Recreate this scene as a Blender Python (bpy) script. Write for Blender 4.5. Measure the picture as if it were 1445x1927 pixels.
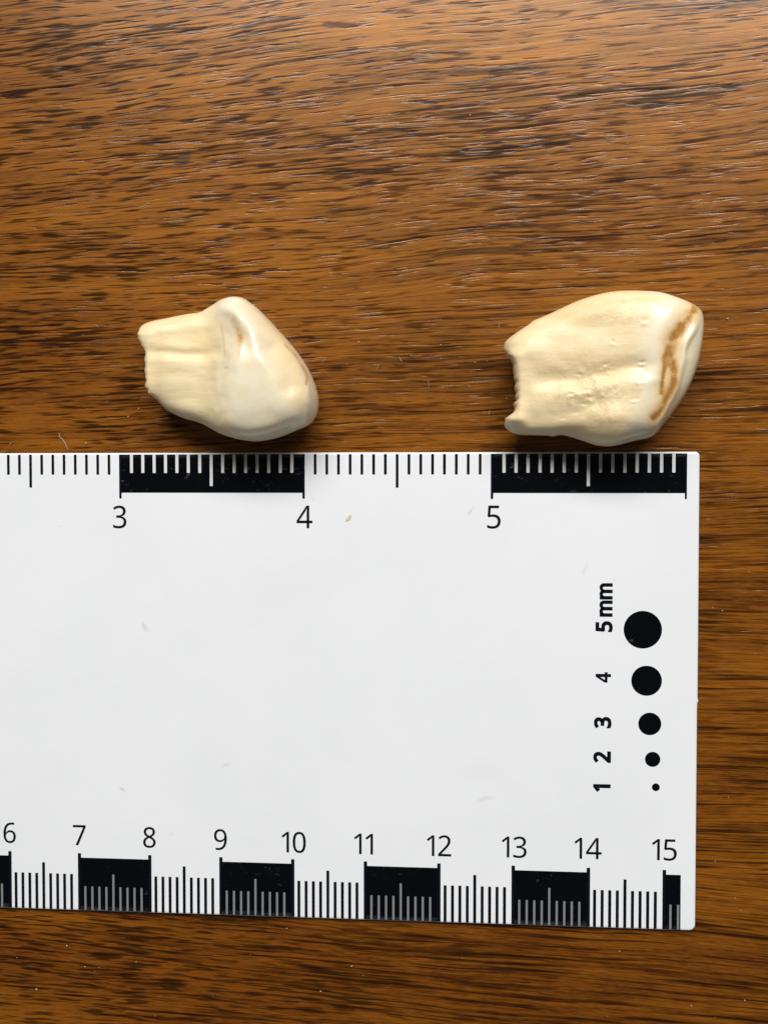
# Two fossil-like teeth above a printed scale card on a varnished wooden table.
# 1 Blender unit = 1 cm (scene.unit_settings.scale_length = 0.01).  x = centimetre scale of the card,
# y = 0 is the card's upper edge (up in the photograph), z = 0 is the table surface.
import bpy, bmesh, math, random, json
import numpy as np
from mathutils import Vector, Euler, Matrix

scene = bpy.context.scene
for o in list(bpy.data.objects):
    bpy.data.objects.remove(o)
scene.unit_settings.scale_length = 0.01
C = scene.collection

# ------------------------------------------------------------------ camera
PW, PH, FOC = 1445.0, 1927.0, 1900.0
CAM_LOC = Vector((12.30219, -0.43622, 13.65238))
CAM_ROT = Euler((-0.02702, 0.07656, 0.00022))
cd = bpy.data.cameras.new('camera')
cd.sensor_fit = 'VERTICAL'; cd.sensor_height = 36.0; cd.lens = FOC / PH * 36.0
cd.clip_start = 0.1; cd.clip_end = 2000.0
cd.dof.use_dof = True
cd.dof.focus_distance = 13.45
cd.dof.aperture_fstop = 0.55
cam = bpy.data.objects.new('camera', cd)
cam.location = CAM_LOC; cam.rotation_euler = CAM_ROT
C.objects.link(cam); scene.camera = cam

# ------------------------------------------------------------------ room light
world = bpy.data.worlds.new('World'); scene.world = world
world.use_nodes = True
bg = world.node_tree.nodes['Background']
bg.inputs['Color'].default_value = (1.0, 0.97, 0.93, 1)
bg.inputs['Strength'].default_value = 0.055

def area(name, loc, target, sx, sy, power, col):
    l = bpy.data.lights.new(name, 'AREA'); l.shape = 'RECTANGLE'; l.size = sx; l.size_y = sy
    l.energy = power; l.color = col
    o = bpy.data.objects.new(name, l); o.location = loc
    o.rotation_euler = (Vector(target) - Vector(loc)).to_track_quat('-Z', 'Y').to_euler()
    C.objects.link(o); return o
area('window_light', (19, 76, 90), (12, -1, 0), 105, 44, 219000, (1.0, 0.985, 0.965))   # the window beyond the table

scene.view_settings.view_transform = 'Standard'
scene.view_settings.look = 'None'
scene.view_settings.exposure = 0.0
scene.view_settings.gamma = 1.0
scene.view_settings.use_curve_mapping = False

# ------------------------------------------------------------------ helpers
def at(u, v, z=0.0):
    """point at height z seen at photograph pixel (u, v): how the photograph was measured"""
    d = CAM_ROT.to_matrix() @ Vector(((u - PW/2) / FOC, (PH/2 - v) / FOC, -1.0))
    k = (z - CAM_LOC.z) / d.z
    return CAM_LOC + d * k

ROT_NP = np.array(CAM_ROT.to_matrix())
def at_np(u, v, z):
    d = np.stack([(u - PW/2) / FOC, (PH/2 - v) / FOC, -np.ones_like(u)], -1) @ ROT_NP.T
    k = (z - CAM_LOC.z) / d[..., 2]
    return CAM_LOC.x + d[..., 0] * k, CAM_LOC.y + d[..., 1] * k

def link(o, parent=None):
    C.objects.link(o)
    if parent is not None: o.parent = parent
    return o

def mesh_obj(name, verts, faces, mat, parent=None, smooth=False):
    m = bpy.data.meshes.new(name)
    m.from_pydata(verts, [], faces); m.update()
    if smooth:
        m.polygons.foreach_set('use_smooth', [True] * len(m.polygons))
    if mat: m.materials.append(mat)
    return link(bpy.data.objects.new(name, m), parent)

def tag(o, label=None, cat=None, group=None, kind=None):
    if label: o['label'] = label
    if cat: o['category'] = cat
    if group: o['group'] = group
    if kind: o['kind'] = kind
    return o

class NT:
    """small node-graph writer"""
    def __init__(self, name):
        self.m = bpy.data.materials.new(name); self.m.use_nodes = True
        self.t = self.m.node_tree; self.b = self.t.nodes['Principled BSDF']
        self.out = self.t.nodes['Material Output']
    def put(self, sock, val):
        if isinstance(val, bpy.types.NodeSocket): self.t.links.new(val, sock)
        elif isinstance(val, tuple) and len(val) == 3 and sock.type == 'RGBA': sock.default_value = val + (1,)
        else: sock.default_value = val
    def math(self, op, a, b=None, c=None, clamp=False):
        n = self.t.nodes.new('ShaderNodeMath'); n.operation = op; n.use_clamp = clamp
        for i, v in enumerate((a, b, c)):
            if v is not None: self.put(n.inputs[i], v)
        return n.outputs[0]
    def coords(self):
        n = self.t.nodes.new('ShaderNodeTexCoord'); return n.outputs['Object']
    def sep(self, v):
        n = self.t.nodes.new('ShaderNodeSeparateXYZ'); self.put(n.inputs[0], v); return n.outputs
    def comb(self, x, y, z):
        n = self.t.nodes.new('ShaderNodeCombineXYZ')
        for i, v in enumerate((x, y, z)): self.put(n.inputs[i], v)
        return n.outputs[0]
    def noise(self, vec, scale=1.0, detail=2.0, rough=0.5, dist=0.0):
        n = self.t.nodes.new('ShaderNodeTexNoise'); self.put(n.inputs['Vector'], vec)
        n.inputs['Scale'].default_value = scale; n.inputs['Detail'].default_value = detail
        n.inputs['Roughness'].default_value = rough; n.inputs['Distortion'].default_value = dist
        return n.outputs['Fac']
    def step(self, x, lo, hi, a=0.0, b=1.0):
        n = self.t.nodes.new('ShaderNodeMapRange'); n.interpolation_type = 'SMOOTHSTEP'
        self.put(n.inputs['Value'], x); self.put(n.inputs['From Min'], lo); self.put(n.inputs['From Max'], hi)
        self.put(n.inputs['To Min'], a); self.put(n.inputs['To Max'], b)
        return n.outputs[0]
    def mix(self, f, a, b, mode='MIX'):
        n = self.t.nodes.new('ShaderNodeMix'); n.data_type = 'RGBA'; n.blend_type = mode; n.clamp_factor = True
        self.put(n.inputs[0], f); self.put(n.inputs[6], a); self.put(n.inputs[7], b)
        return n.outputs[2]
    def attr(self, name):
        n = self.t.nodes.new('ShaderNodeAttribute'); n.attribute_name = name; return n.outputs['Fac']
    def bump(self, h, dist, strength=1.0, normal=None):
        n = self.t.nodes.new('ShaderNodeBump'); n.inputs['Strength'].default_value = strength
        n.inputs['Distance'].default_value = dist; self.put(n.inputs['Height'], h)
        if normal is not None: self.put(n.inputs['Normal'], normal)
        return n.outputs[0]
    def set(self, **k):
        for key, v in k.items(): self.put(self.b.inputs[key.replace('_', ' ')], v)
        return self.m

# ------------------------------------------------------------------ materials
def wood_material():
    w = NT('varnished_wood')
    x, y, z = w.sep(w.coords())
    xr = w.math('SUBTRACT', x, 11.5)
    slope = w.math('MULTIPLY_ADD', y, 0.0105, 0.022)          # the grain fans out towards the right
    v = w.math('SUBTRACT', y, w.math('MULTIPLY', xr, slope))
    wob = w.noise(w.comb(w.math('MULTIPLY', x, 0.22), w.math('MULTIPLY', v, 0.6), z), 1.0, 2.0)
    v = w.math('ADD', v, w.math('MULTIPLY', w.math('SUBTRACT', wob, 0.5), 0.30))
    wob2 = w.noise(w.comb(w.math('MULTIPLY', x, 1.6), w.math('MULTIPLY', v, 3.0), 3.1), 1.0, 2.0)
    v = w.math('ADD', v, w.math('MULTIPLY', w.math('SUBTRACT', wob2, 0.5), 0.009))
    def g(fx, fv, off, detail=2.0, rough=0.5):
        return w.noise(w.comb(w.math('MULTIPLY', x, fx), w.math('MULTIPLY', v, fv), off), 1.0, detail, rough)
    left = w.step(xr, 2.5, -4.0)                               # short vessels on the left, long fibres on the right
    bands = g(0.14, 0.75, 1.7, 3.0)
    tone = g(0.40, 4.0, 5.2, 3.0, 0.6)
    patch = g(0.85, 3.6, 9.4, 2.0)
    fibre = g(0.5, 44.0, 2.9, 3.0, 0.7)
    micro = g(7.0, 70.0, 7.7, 2.0, 0.6)
    longs = g(0.36, 19.0, 12.3, 2.0, 0.55)
    longs2 = g(0.50, 27.0, 21.3, 2.0, 0.5)
    short = g(2.0, 23.0, 15.8, 1.0, 0.5)
    short2 = g(2.4, 31.0, 31.8, 1.0, 0.5)
    pm = w.math('SUBTRACT', patch, 0.5)
    bm_ = w.math('SUBTRACT', bands, 0.5)
    sh = w.math('ADD', w.math('MULTIPLY', pm, 0.26), w.math('MULTIPLY', bm_, 0.17))
    L1 = w.step(w.math('ADD', longs, sh), 0.535, 0.68)
    L2 = w.step(w.math('ADD', longs2, sh), 0.56, 0.68)
    S1 = w.step(w.math('ADD', w.math('ADD', short, w.math('MULTIPLY', sh, 1.0)), w.math('MULTIPLY', left, 0.02)), 0.555, 0.675)
    S2 = w.step(w.math('ADD', short2, w.math('MULTIPLY', sh, 0.8)), 0.56, 0.68)
    base = w.mix(w.step(bands, 0.36, 0.66), WOOD[0], WOOD[1])
    base = w.mix(w.step(tone, 0.38, 0.68, 0.0, 0.75), base, WOOD[2])
    base = w.mix(w.math('MULTIPLY', w.step(fibre, 0.42, 0.64), w.math('MULTIPLY_ADD', left, -0.32, 0.70)), base, WOOD[3])
    base = w.mix(w.step(micro, 0.40, 0.7, 0.0, 0.30), base, (0.34, 0.120, 0.014))
    lm = w.math('MULTIPLY', L1, w.math('MULTIPLY_ADD', left, -0.52, 0.80))
    base = w.mix(lm, base, WOOD[4])
    base = w.mix(w.math('MULTIPLY', L2, w.math('MULTIPLY_ADD', left, -0.12, 0.80)), base, WOOD[5])
    base = w.mix(w.math('MULTIPLY', S1, w.math('MULTIPLY_ADD', left, 0.48, 0.28)), base, WOOD[5])
    base = w.mix(w.math('MULTIPLY', S2, w.math('MULTIPLY_ADD', left, 0.42, 0.33)), base, WOOD[5])
    # one small dark knot left of the middle of the board
    k = at(345, 300)
    dx = w.math('SUBTRACT', x, k.x); dy = w.math('SUBTRACT', y, k.y)
    dd = w.math('SQRT', w.math('ADD', w.math('POWER', w.math('MULTIPLY', w.math('ADD', dx, w.math('MULTIPLY', dy, -0.4)), 7.5), 2.0), w.math('POWER', w.math('MULTIPLY', dy, 6.5), 2.0)))
    knot = w.step(w.math('ADD', dd, w.math('MULTIPLY', fibre, 0.6)), 1.35, 0.75)
    base = w.mix(w.math('MULTIPLY', knot, 0.85), base, (0.022, 0.014, 0.010))
    # varnish: sunken pores, a faint unevenness, a few rubbed patches
    pores = w.math('MAXIMUM', w.math('MAXIMUM', L2, S1), w.math('MAXIMUM', w.math('MULTIPLY', L1, 0.5), S2))
    peel = w.noise(w.comb(w.math('MULTIPLY', x, 1.0), w.math('MULTIPLY', v, 3.0), 0.0), 1.0, 2.0, 0.5)
    open_ = w.step(g(1.5, 9.0, 44.0, 2.0), 0.50, 0.62, 0.12, 1.0)        # only some vessels are left open under the varnish
    h = w.math('ADD', w.math('MULTIPLY', w.math('MULTIPLY', pores, open_), -2.0), w.math('ADD', w.math('MULTIPLY', peel, 1.2), w.math('MULTIPLY', micro, 0.10)))
    nrm = w.bump(h, 0.0018, 0.5)
    rub = w.noise(w.coords(), 1.1, 4.0, 0.6)
    amber = w.math('MULTIPLY', w.math('SUBTRACT', 1.0, w.math('MULTIPLY', pores, 0.95)), w.step(fibre, 0.36, 0.66, 1.0, 0.6))   # light fibres shimmer, vessels do not
    w.set(Base_Color=base, Roughness=w.step(rub, 0.3, 0.7, 0.37, 0.43), Normal=nrm,
          Specular_IOR_Level=amber, Specular_Tint=(1.0, 0.49, 0.13), Coat_Weight=0.55, Coat_Roughness=0.22, Coat_Normal=nrm)
    return w.m
WOOD = [(0.262, 0.083, 0.0045), (0.180, 0.051, 0.0030), (0.108, 0.0270, 0.0022), (0.042, 0.0110, 0.0018), (0.022, 0.0063, 0.0015), (0.0100, 0.0035, 0.0013)]

def card_material():
    w = NT('laminated_white_card')
    co = w.coords()
    dirt = w.noise(co, 0.55, 4.0, 0.6)
    spots = w.step(w.noise(co, 7.0, 2.0, 0.5), 0.735, 0.78)
    gate = w.step(w.noise(co, 1.6, 2.0), 0.55, 0.68)
    colr = w.mix(w.step(dirt, 0.35, 0.7), (0.80, 0.82, 0.835), (0.775, 0.795, 0.81))
    colr = w.mix(w.math('MULTIPLY', w.math('MULTIPLY', spots, gate), 0.35), colr, (0.50, 0.48, 0.43))
    x, y, z = w.sep(co)
    for u, vv, rx, ry, a, amt in ((272, 1180, 7, 14, 0.5, 0.30), (425, 1440, 16, 4, 0.3, 0.22), (885, 962, 4, 12, -0.5, 0.28), (1100, 1072, 5, 18, -0.4, 0.18), (231, 1485, 9, 3, -0.5, 0.40),
                                  (912, 1503, 22, 6, 0.25, 0.22), (905, 1450, 60, 30, 0.0, 0.05), (560, 1090, 120, 60, 0.3, 0.04), (115, 990, 4, 3, 0, 0.25), (590, 940, 4, 3, 0, 0.25), (322, 1570, 5, 3, 0.4, 0.25)):
        p = at(u, vv, 0.07); ca, sa = math.cos(a)*138, math.sin(a)*138
        dx = w.math('SUBTRACT', x, p.x); dy = w.math('SUBTRACT', y, p.y)
        e1 = w.math('MULTIPLY', w.math('ADD', w.math('MULTIPLY', dx, ca), w.math('MULTIPLY', dy, sa)), 1/rx)
        e2 = w.math('MULTIPLY', w.math('SUBTRACT', w.math('MULTIPLY', dy, ca), w.math('MULTIPLY', dx, sa)), 1/ry)
        e2 = w.math('ADD', e2, w.math('MULTIPLY', w.math('MULTIPLY', e1, e1), 0.6))
        dd = w.math('SQRT', w.math('ADD', w.math('MULTIPLY', e1, e1), w.math('MULTIPLY', e2, e2)))
        nz = w.noise(co, 22.0, 3.0, 0.7)
        colr = w.mix(w.math('MULTIPLY', w.step(w.math('ADD', dd, w.math('MULTIPLY', nz, 1.4)), 1.75, 0.75), amt), colr, (0.36, 0.345, 0.33))
    sc = w.noise(co, 40.0, 2.0, 0.5)
    w.set(Base_Color=colr, Roughness=w.step(dirt, 0.3, 0.7, 0.24, 0.34), Specular_IOR_Level=0.45,
          Normal=w.bump(w.math('ADD', sc, w.math('MULTIPLY', w.noise(co, 2.0, 3.0), 4.0)), 0.0015, 0.5))
    return w.m

def ink_material(name, col, scuffs=0.0):
    w = NT(name)
    co = w.coords()
    c = col
    if scuffs:
        x, y, z = w.sep(co)
        n1 = w.noise(w.comb(w.math('MULTIPLY', x, 9.0), w.math('MULTIPLY', y, 16.0), 2.0), 1.0, 3.0, 0.65, 1.2)
        gate = w.step(w.noise(co, 2.4, 2.0), 0.50, 0.66)
        c = w.mix(w.math('MULTIPLY', w.math('MULTIPLY', w.step(n1, 0.60, 0.70), gate), scuffs), col, (0.10, 0.10, 0.10))
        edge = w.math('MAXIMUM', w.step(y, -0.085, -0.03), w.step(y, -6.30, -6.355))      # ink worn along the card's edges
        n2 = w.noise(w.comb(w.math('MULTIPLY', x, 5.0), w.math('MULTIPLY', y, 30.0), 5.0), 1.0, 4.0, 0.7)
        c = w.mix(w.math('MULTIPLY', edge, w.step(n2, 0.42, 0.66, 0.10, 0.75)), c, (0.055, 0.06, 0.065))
    w.set(Base_Color=c, Roughness=0.2, Specular_IOR_Level=0.25)
    return w.m

def tooth_material():
    w = NT('old_tooth')
    co = w.coords()
    en = w.attr('enamel'); st = w.attr('stain'); ye = w.attr('yellow'); pit = w.attr('pit')
    x, y, z = w.sep(co)
    streak = w.noise(w.comb(w.math('MULTIPLY', x, 1.2), w.math('MULTIPLY', y, 9.0), w.math('MULTIPLY', z, 4.0)), 1.0, 4.0, 0.6)
    mott = w.noise(co, 3.4, 4.0, 0.6)
    dent = w.mix(w.step(streak, 0.3, 0.7), (0.86, 0.715, 0.44), (0.80, 0.625, 0.345))
    ena = w.mix(w.step(mott, 0.35, 0.68), (0.855, 0.77, 0.575), (0.83, 0.71, 0.475))
    c = w.mix(en, dent, ena)
    c = w.mix(w.math('MULTIPLY', ye, w.step(mott, 0.25, 0.7, 1.0, 0.55)), c, (0.72, 0.46, 0.155))
    grit = w.noise(co, 16.0, 3.0, 0.6)
    c = w.mix(w.math('MULTIPLY', pit, w.step(grit, 0.50, 0.66, 0.0, 0.35)), c, (0.50, 0.34, 0.14))
    sn = w.math('MULTIPLY', st, w.step(w.noise(co, 8.0, 3.0, 0.6), 0.30, 0.60, 0.55, 1.0))
    c = w.mix(w.math('MULTIPLY', sn, 1.6, clamp=True), c, (0.66, 0.40, 0.15))
    c = w.mix(w.step(sn, 0.30, 0.95, 0.0, 0.85), c, (0.34, 0.145, 0.03))
    h = w.math('ADD', w.math('MULTIPLY', w.math('MULTIPLY', grit, pit), 1.8), w.math('MULTIPLY', w.noise(co, 26.0, 3.0, 0.6), 0.25))
    h = w.math('ADD', h, w.math('MULTIPLY', w.math('MULTIPLY', streak, w.math('SUBTRACT', 1.0, en)), 0.8))
    w.set(Base_Color=c, Roughness=w.math('MULTIPLY_ADD', en, -0.19, 0.42), Specular_IOR_Level=0.45, Normal=w.bump(h, 0.008, 0.8))
    return w.m

def plain(name, col, rough=0.5):
    w = NT(name); w.set(Base_Color=col, Roughness=rough); return w.m

M_WOOD = wood_material(); M_CARD = card_material(); M_TOOTH = tooth_material()
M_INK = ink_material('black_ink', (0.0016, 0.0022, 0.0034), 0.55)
M_LINE = ink_material('fine_ink', (0.0045, 0.0050, 0.0095))
M_GAP = plain('bare_card_line', (0.70, 0.70, 0.69), 0.3)
M_DIMGAP = plain('filled_in_line', (0.20, 0.22, 0.22), 0.3)
M_LINT = plain('pale_lint', (0.34, 0.27, 0.20), 0.6)
M_DUST = plain('dust_grain', (0.42, 0.34, 0.27), 0.5)
M_CRUMB = plain('tan_crumb', (0.62, 0.56, 0.40), 0.6)

# ------------------------------------------------------------------ table top
def tabletop():
    bm = bmesh.new()
    bmesh.ops.create_cube(bm, size=1.0)
    for v in bm.verts:
        v.co = Vector((12 + v.co.x * 70, -2 + v.co.y * 56, -1.25 + v.co.z * 2.5))
    bmesh.ops.bevel(bm, geom=list(bm.edges), offset=0.25, segments=3, affect='EDGES', profile=0.5)
    m = bpy.data.meshes.new('tabletop'); bm.to_mesh(m); bm.free()
    m.materials.append(M_WOOD)
    return tag(link(bpy.data.objects.new('tabletop', m)), 'varnished brown wooden tabletop with dark streaky grain under the card and teeth', 'tabletop', None, 'structure')
tabletop()

# ------------------------------------------------------------------ scale card
CARD_X0, CARD_X1, CARD_Y1, CARD_Y0, CARD_Z = -0.3, 15.426, 0.0, -6.387, 0.07
INCH0 = 0.00756
card = tag(bpy.data.objects.new('scale_card', None), 'white laminated scale card with black inch and centimetre rulers and five black dots', 'scale card')
card.location = (0, 0, 0); link(card)

def card_body():
    R = [(CARD_X0, CARD_Y1, 0.12), (CARD_X0, CARD_Y0, 0.12), (CARD_X1 - 0.005, CARD_Y0, 0.085), (CARD_X1, CARD_Y1, 0.06)]
    n = len(R); pts = []
    cx, cy = 7.5, -3.2
    for x, y, r in R:
        sx = 1 if x > cx else -1; sy = 1 if y > cy else -1
        ox, oy = x - sx * r, y - sy * r
        a0 = {(-1, 1): 90, (-1, -1): 180, (1, -1): 270, (1, 1): 0}[(sx, sy)]
        for k in range(8):
            a = math.radians(a0 + 90 * k / 7)
            pts.append((ox + r * math.cos(a), oy + r * math.sin(a)))
        if (sx, sy) == (1, -1):                     # the tiny nick in the right-hand edge
            for yy, dx in ((-3.40, 0.0), (-3.33, 0.004), (-3.30, 0.018), (-3.26, 0.003), (-3.20, 0.006)):
                pts.append((CARD_X1 - 0.004 + dx, yy))
    N = len(pts)
    c = np.array(pts)
    def inset(d):
        t = np.roll(c, -1, 0) - np.roll(c, 1, 0); t /= np.linalg.norm(t, axis=1)[:, None]
        return c + np.stack([-t[:, 1], t[:, 0]], 1) * d
    rings = [(0.006, 0.0), (0.0, 0.006), (0.0, CARD_Z - 0.022), (0.006, CARD_Z - 0.009), (0.018, CARD_Z - 0.002), (0.034, CARD_Z)]
    V, F = [], []
    for d, z in rings:
        for q in inset(d): V.append((q[0], q[1], z))
    for r in range(len(rings) - 1):
        for i in range(N):
            j = (i + 1) % N
            F.append((r*N + i, r*N + j, (r+1)*N + j, (r+1)*N + i))
    F.append(tuple(range((len(rings)-1)*N, len(rings)*N)))
    F.append(tuple(reversed(range(N))))
    o = mesh_obj('card_body', V, F, M_CARD, card)
    for p in o.data.polygons:
        if len(p.vertices) == 4: p.use_smooth = True
    return o
card_body()

Z1, Z2 = CARD_Z + 0.003, CARD_Z + 0.006
def flat(name, pts, z, mat):
    return mesh_obj(name, [(x, y, z) for x, y in pts], [tuple(range(len(pts)))], mat, card)
def rect_pts(x0, x1, y0, y1, r=0.0):
    if r <= 0: return [(x0, y0), (x1, y0), (x1, y1), (x0, y1)]
    P = []
    for cx, cy, a0 in ((x0+r, y0+r, 180), (x1-r, y0+r, 270), (x1-r, y1-r, 0), (x0+r, y1-r, 90)):
        for k in range(4):
            a = math.radians(a0 + 30*k); P.append((cx + r*math.cos(a), cy + r*math.sin(a)))
    return P
TICK = {}
def tick(xc, w, y0, y1, z, mat):
    key = (round(w, 4), round(y1 - y0, 4), mat.name)
    if key not in TICK:
        m = bpy.data.meshes.new('tick'); h = y1 - y0
        m.from_pydata([(x, y, 0) for x, y in rect_pts(-w/2, w/2, 0, h, 0.006)], [], [tuple(range(16))])
        m.materials.append(mat); TICK[key] = m
    o = link(bpy.data.objects.new('tick', TICK[key]), card); o.location = (xc, y0, z)
    return o

ET, EB = -0.022, CARD_Y0 + 0.018                 # print stops short of the card's edge
# inch ruler along the upper edge, sixteenths
for i in range(24, 96):
    s = i % 16; inch = i // 16; x = INCH0 + 2.54 * i / 16
    bar = inch in (1, 3, 5)
    if s == 0:
        tick(x, 0.033, -0.625, ET, Z1, M_LINE)
        if bar:
            x1 = INCH0 + 2.54 * (inch + 1)
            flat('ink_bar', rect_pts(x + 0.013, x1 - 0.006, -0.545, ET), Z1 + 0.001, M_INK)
    elif bar and inch > 1: tick(x, 0.042, -0.455 if s == 8 else -0.276, ET + 0.004, Z2, M_GAP)
    elif not bar: tick(x, 0.037, -0.476 if s == 8 else -0.298, ET, Z1, M_LINE)
tick(INCH0 + 2.54 * 6, 0.026, -0.625, ET, Z1, M_LINE)
# centimetre ruler along the lower edge
for c in range(4, 16):
    bar = c % 2 == 1
    tick(c + 0.008, 0.046, CARD_Y0 + 0.795, EB, Z1, M_LINE) if False else tick(c + 0.008, 0.046, EB, -5.572, Z1, M_LINE)
    if bar:
        x1 = c + 1 - 0.012 if c < 15 else 15.222
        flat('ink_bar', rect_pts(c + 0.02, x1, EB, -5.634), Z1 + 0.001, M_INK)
    for s in range(1, 10):
        x = c + s / 10
        if x > 15.21: break
        if bar: tick(x - 0.01, 0.029, EB + 0.003, -5.860 if s == 5 else -6.035, Z2, M_DIMGAP)
        else: tick(x - 0.008, 0.040, EB, -5.715 if s == 5 else -5.868, Z1, M_LINE)

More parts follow.
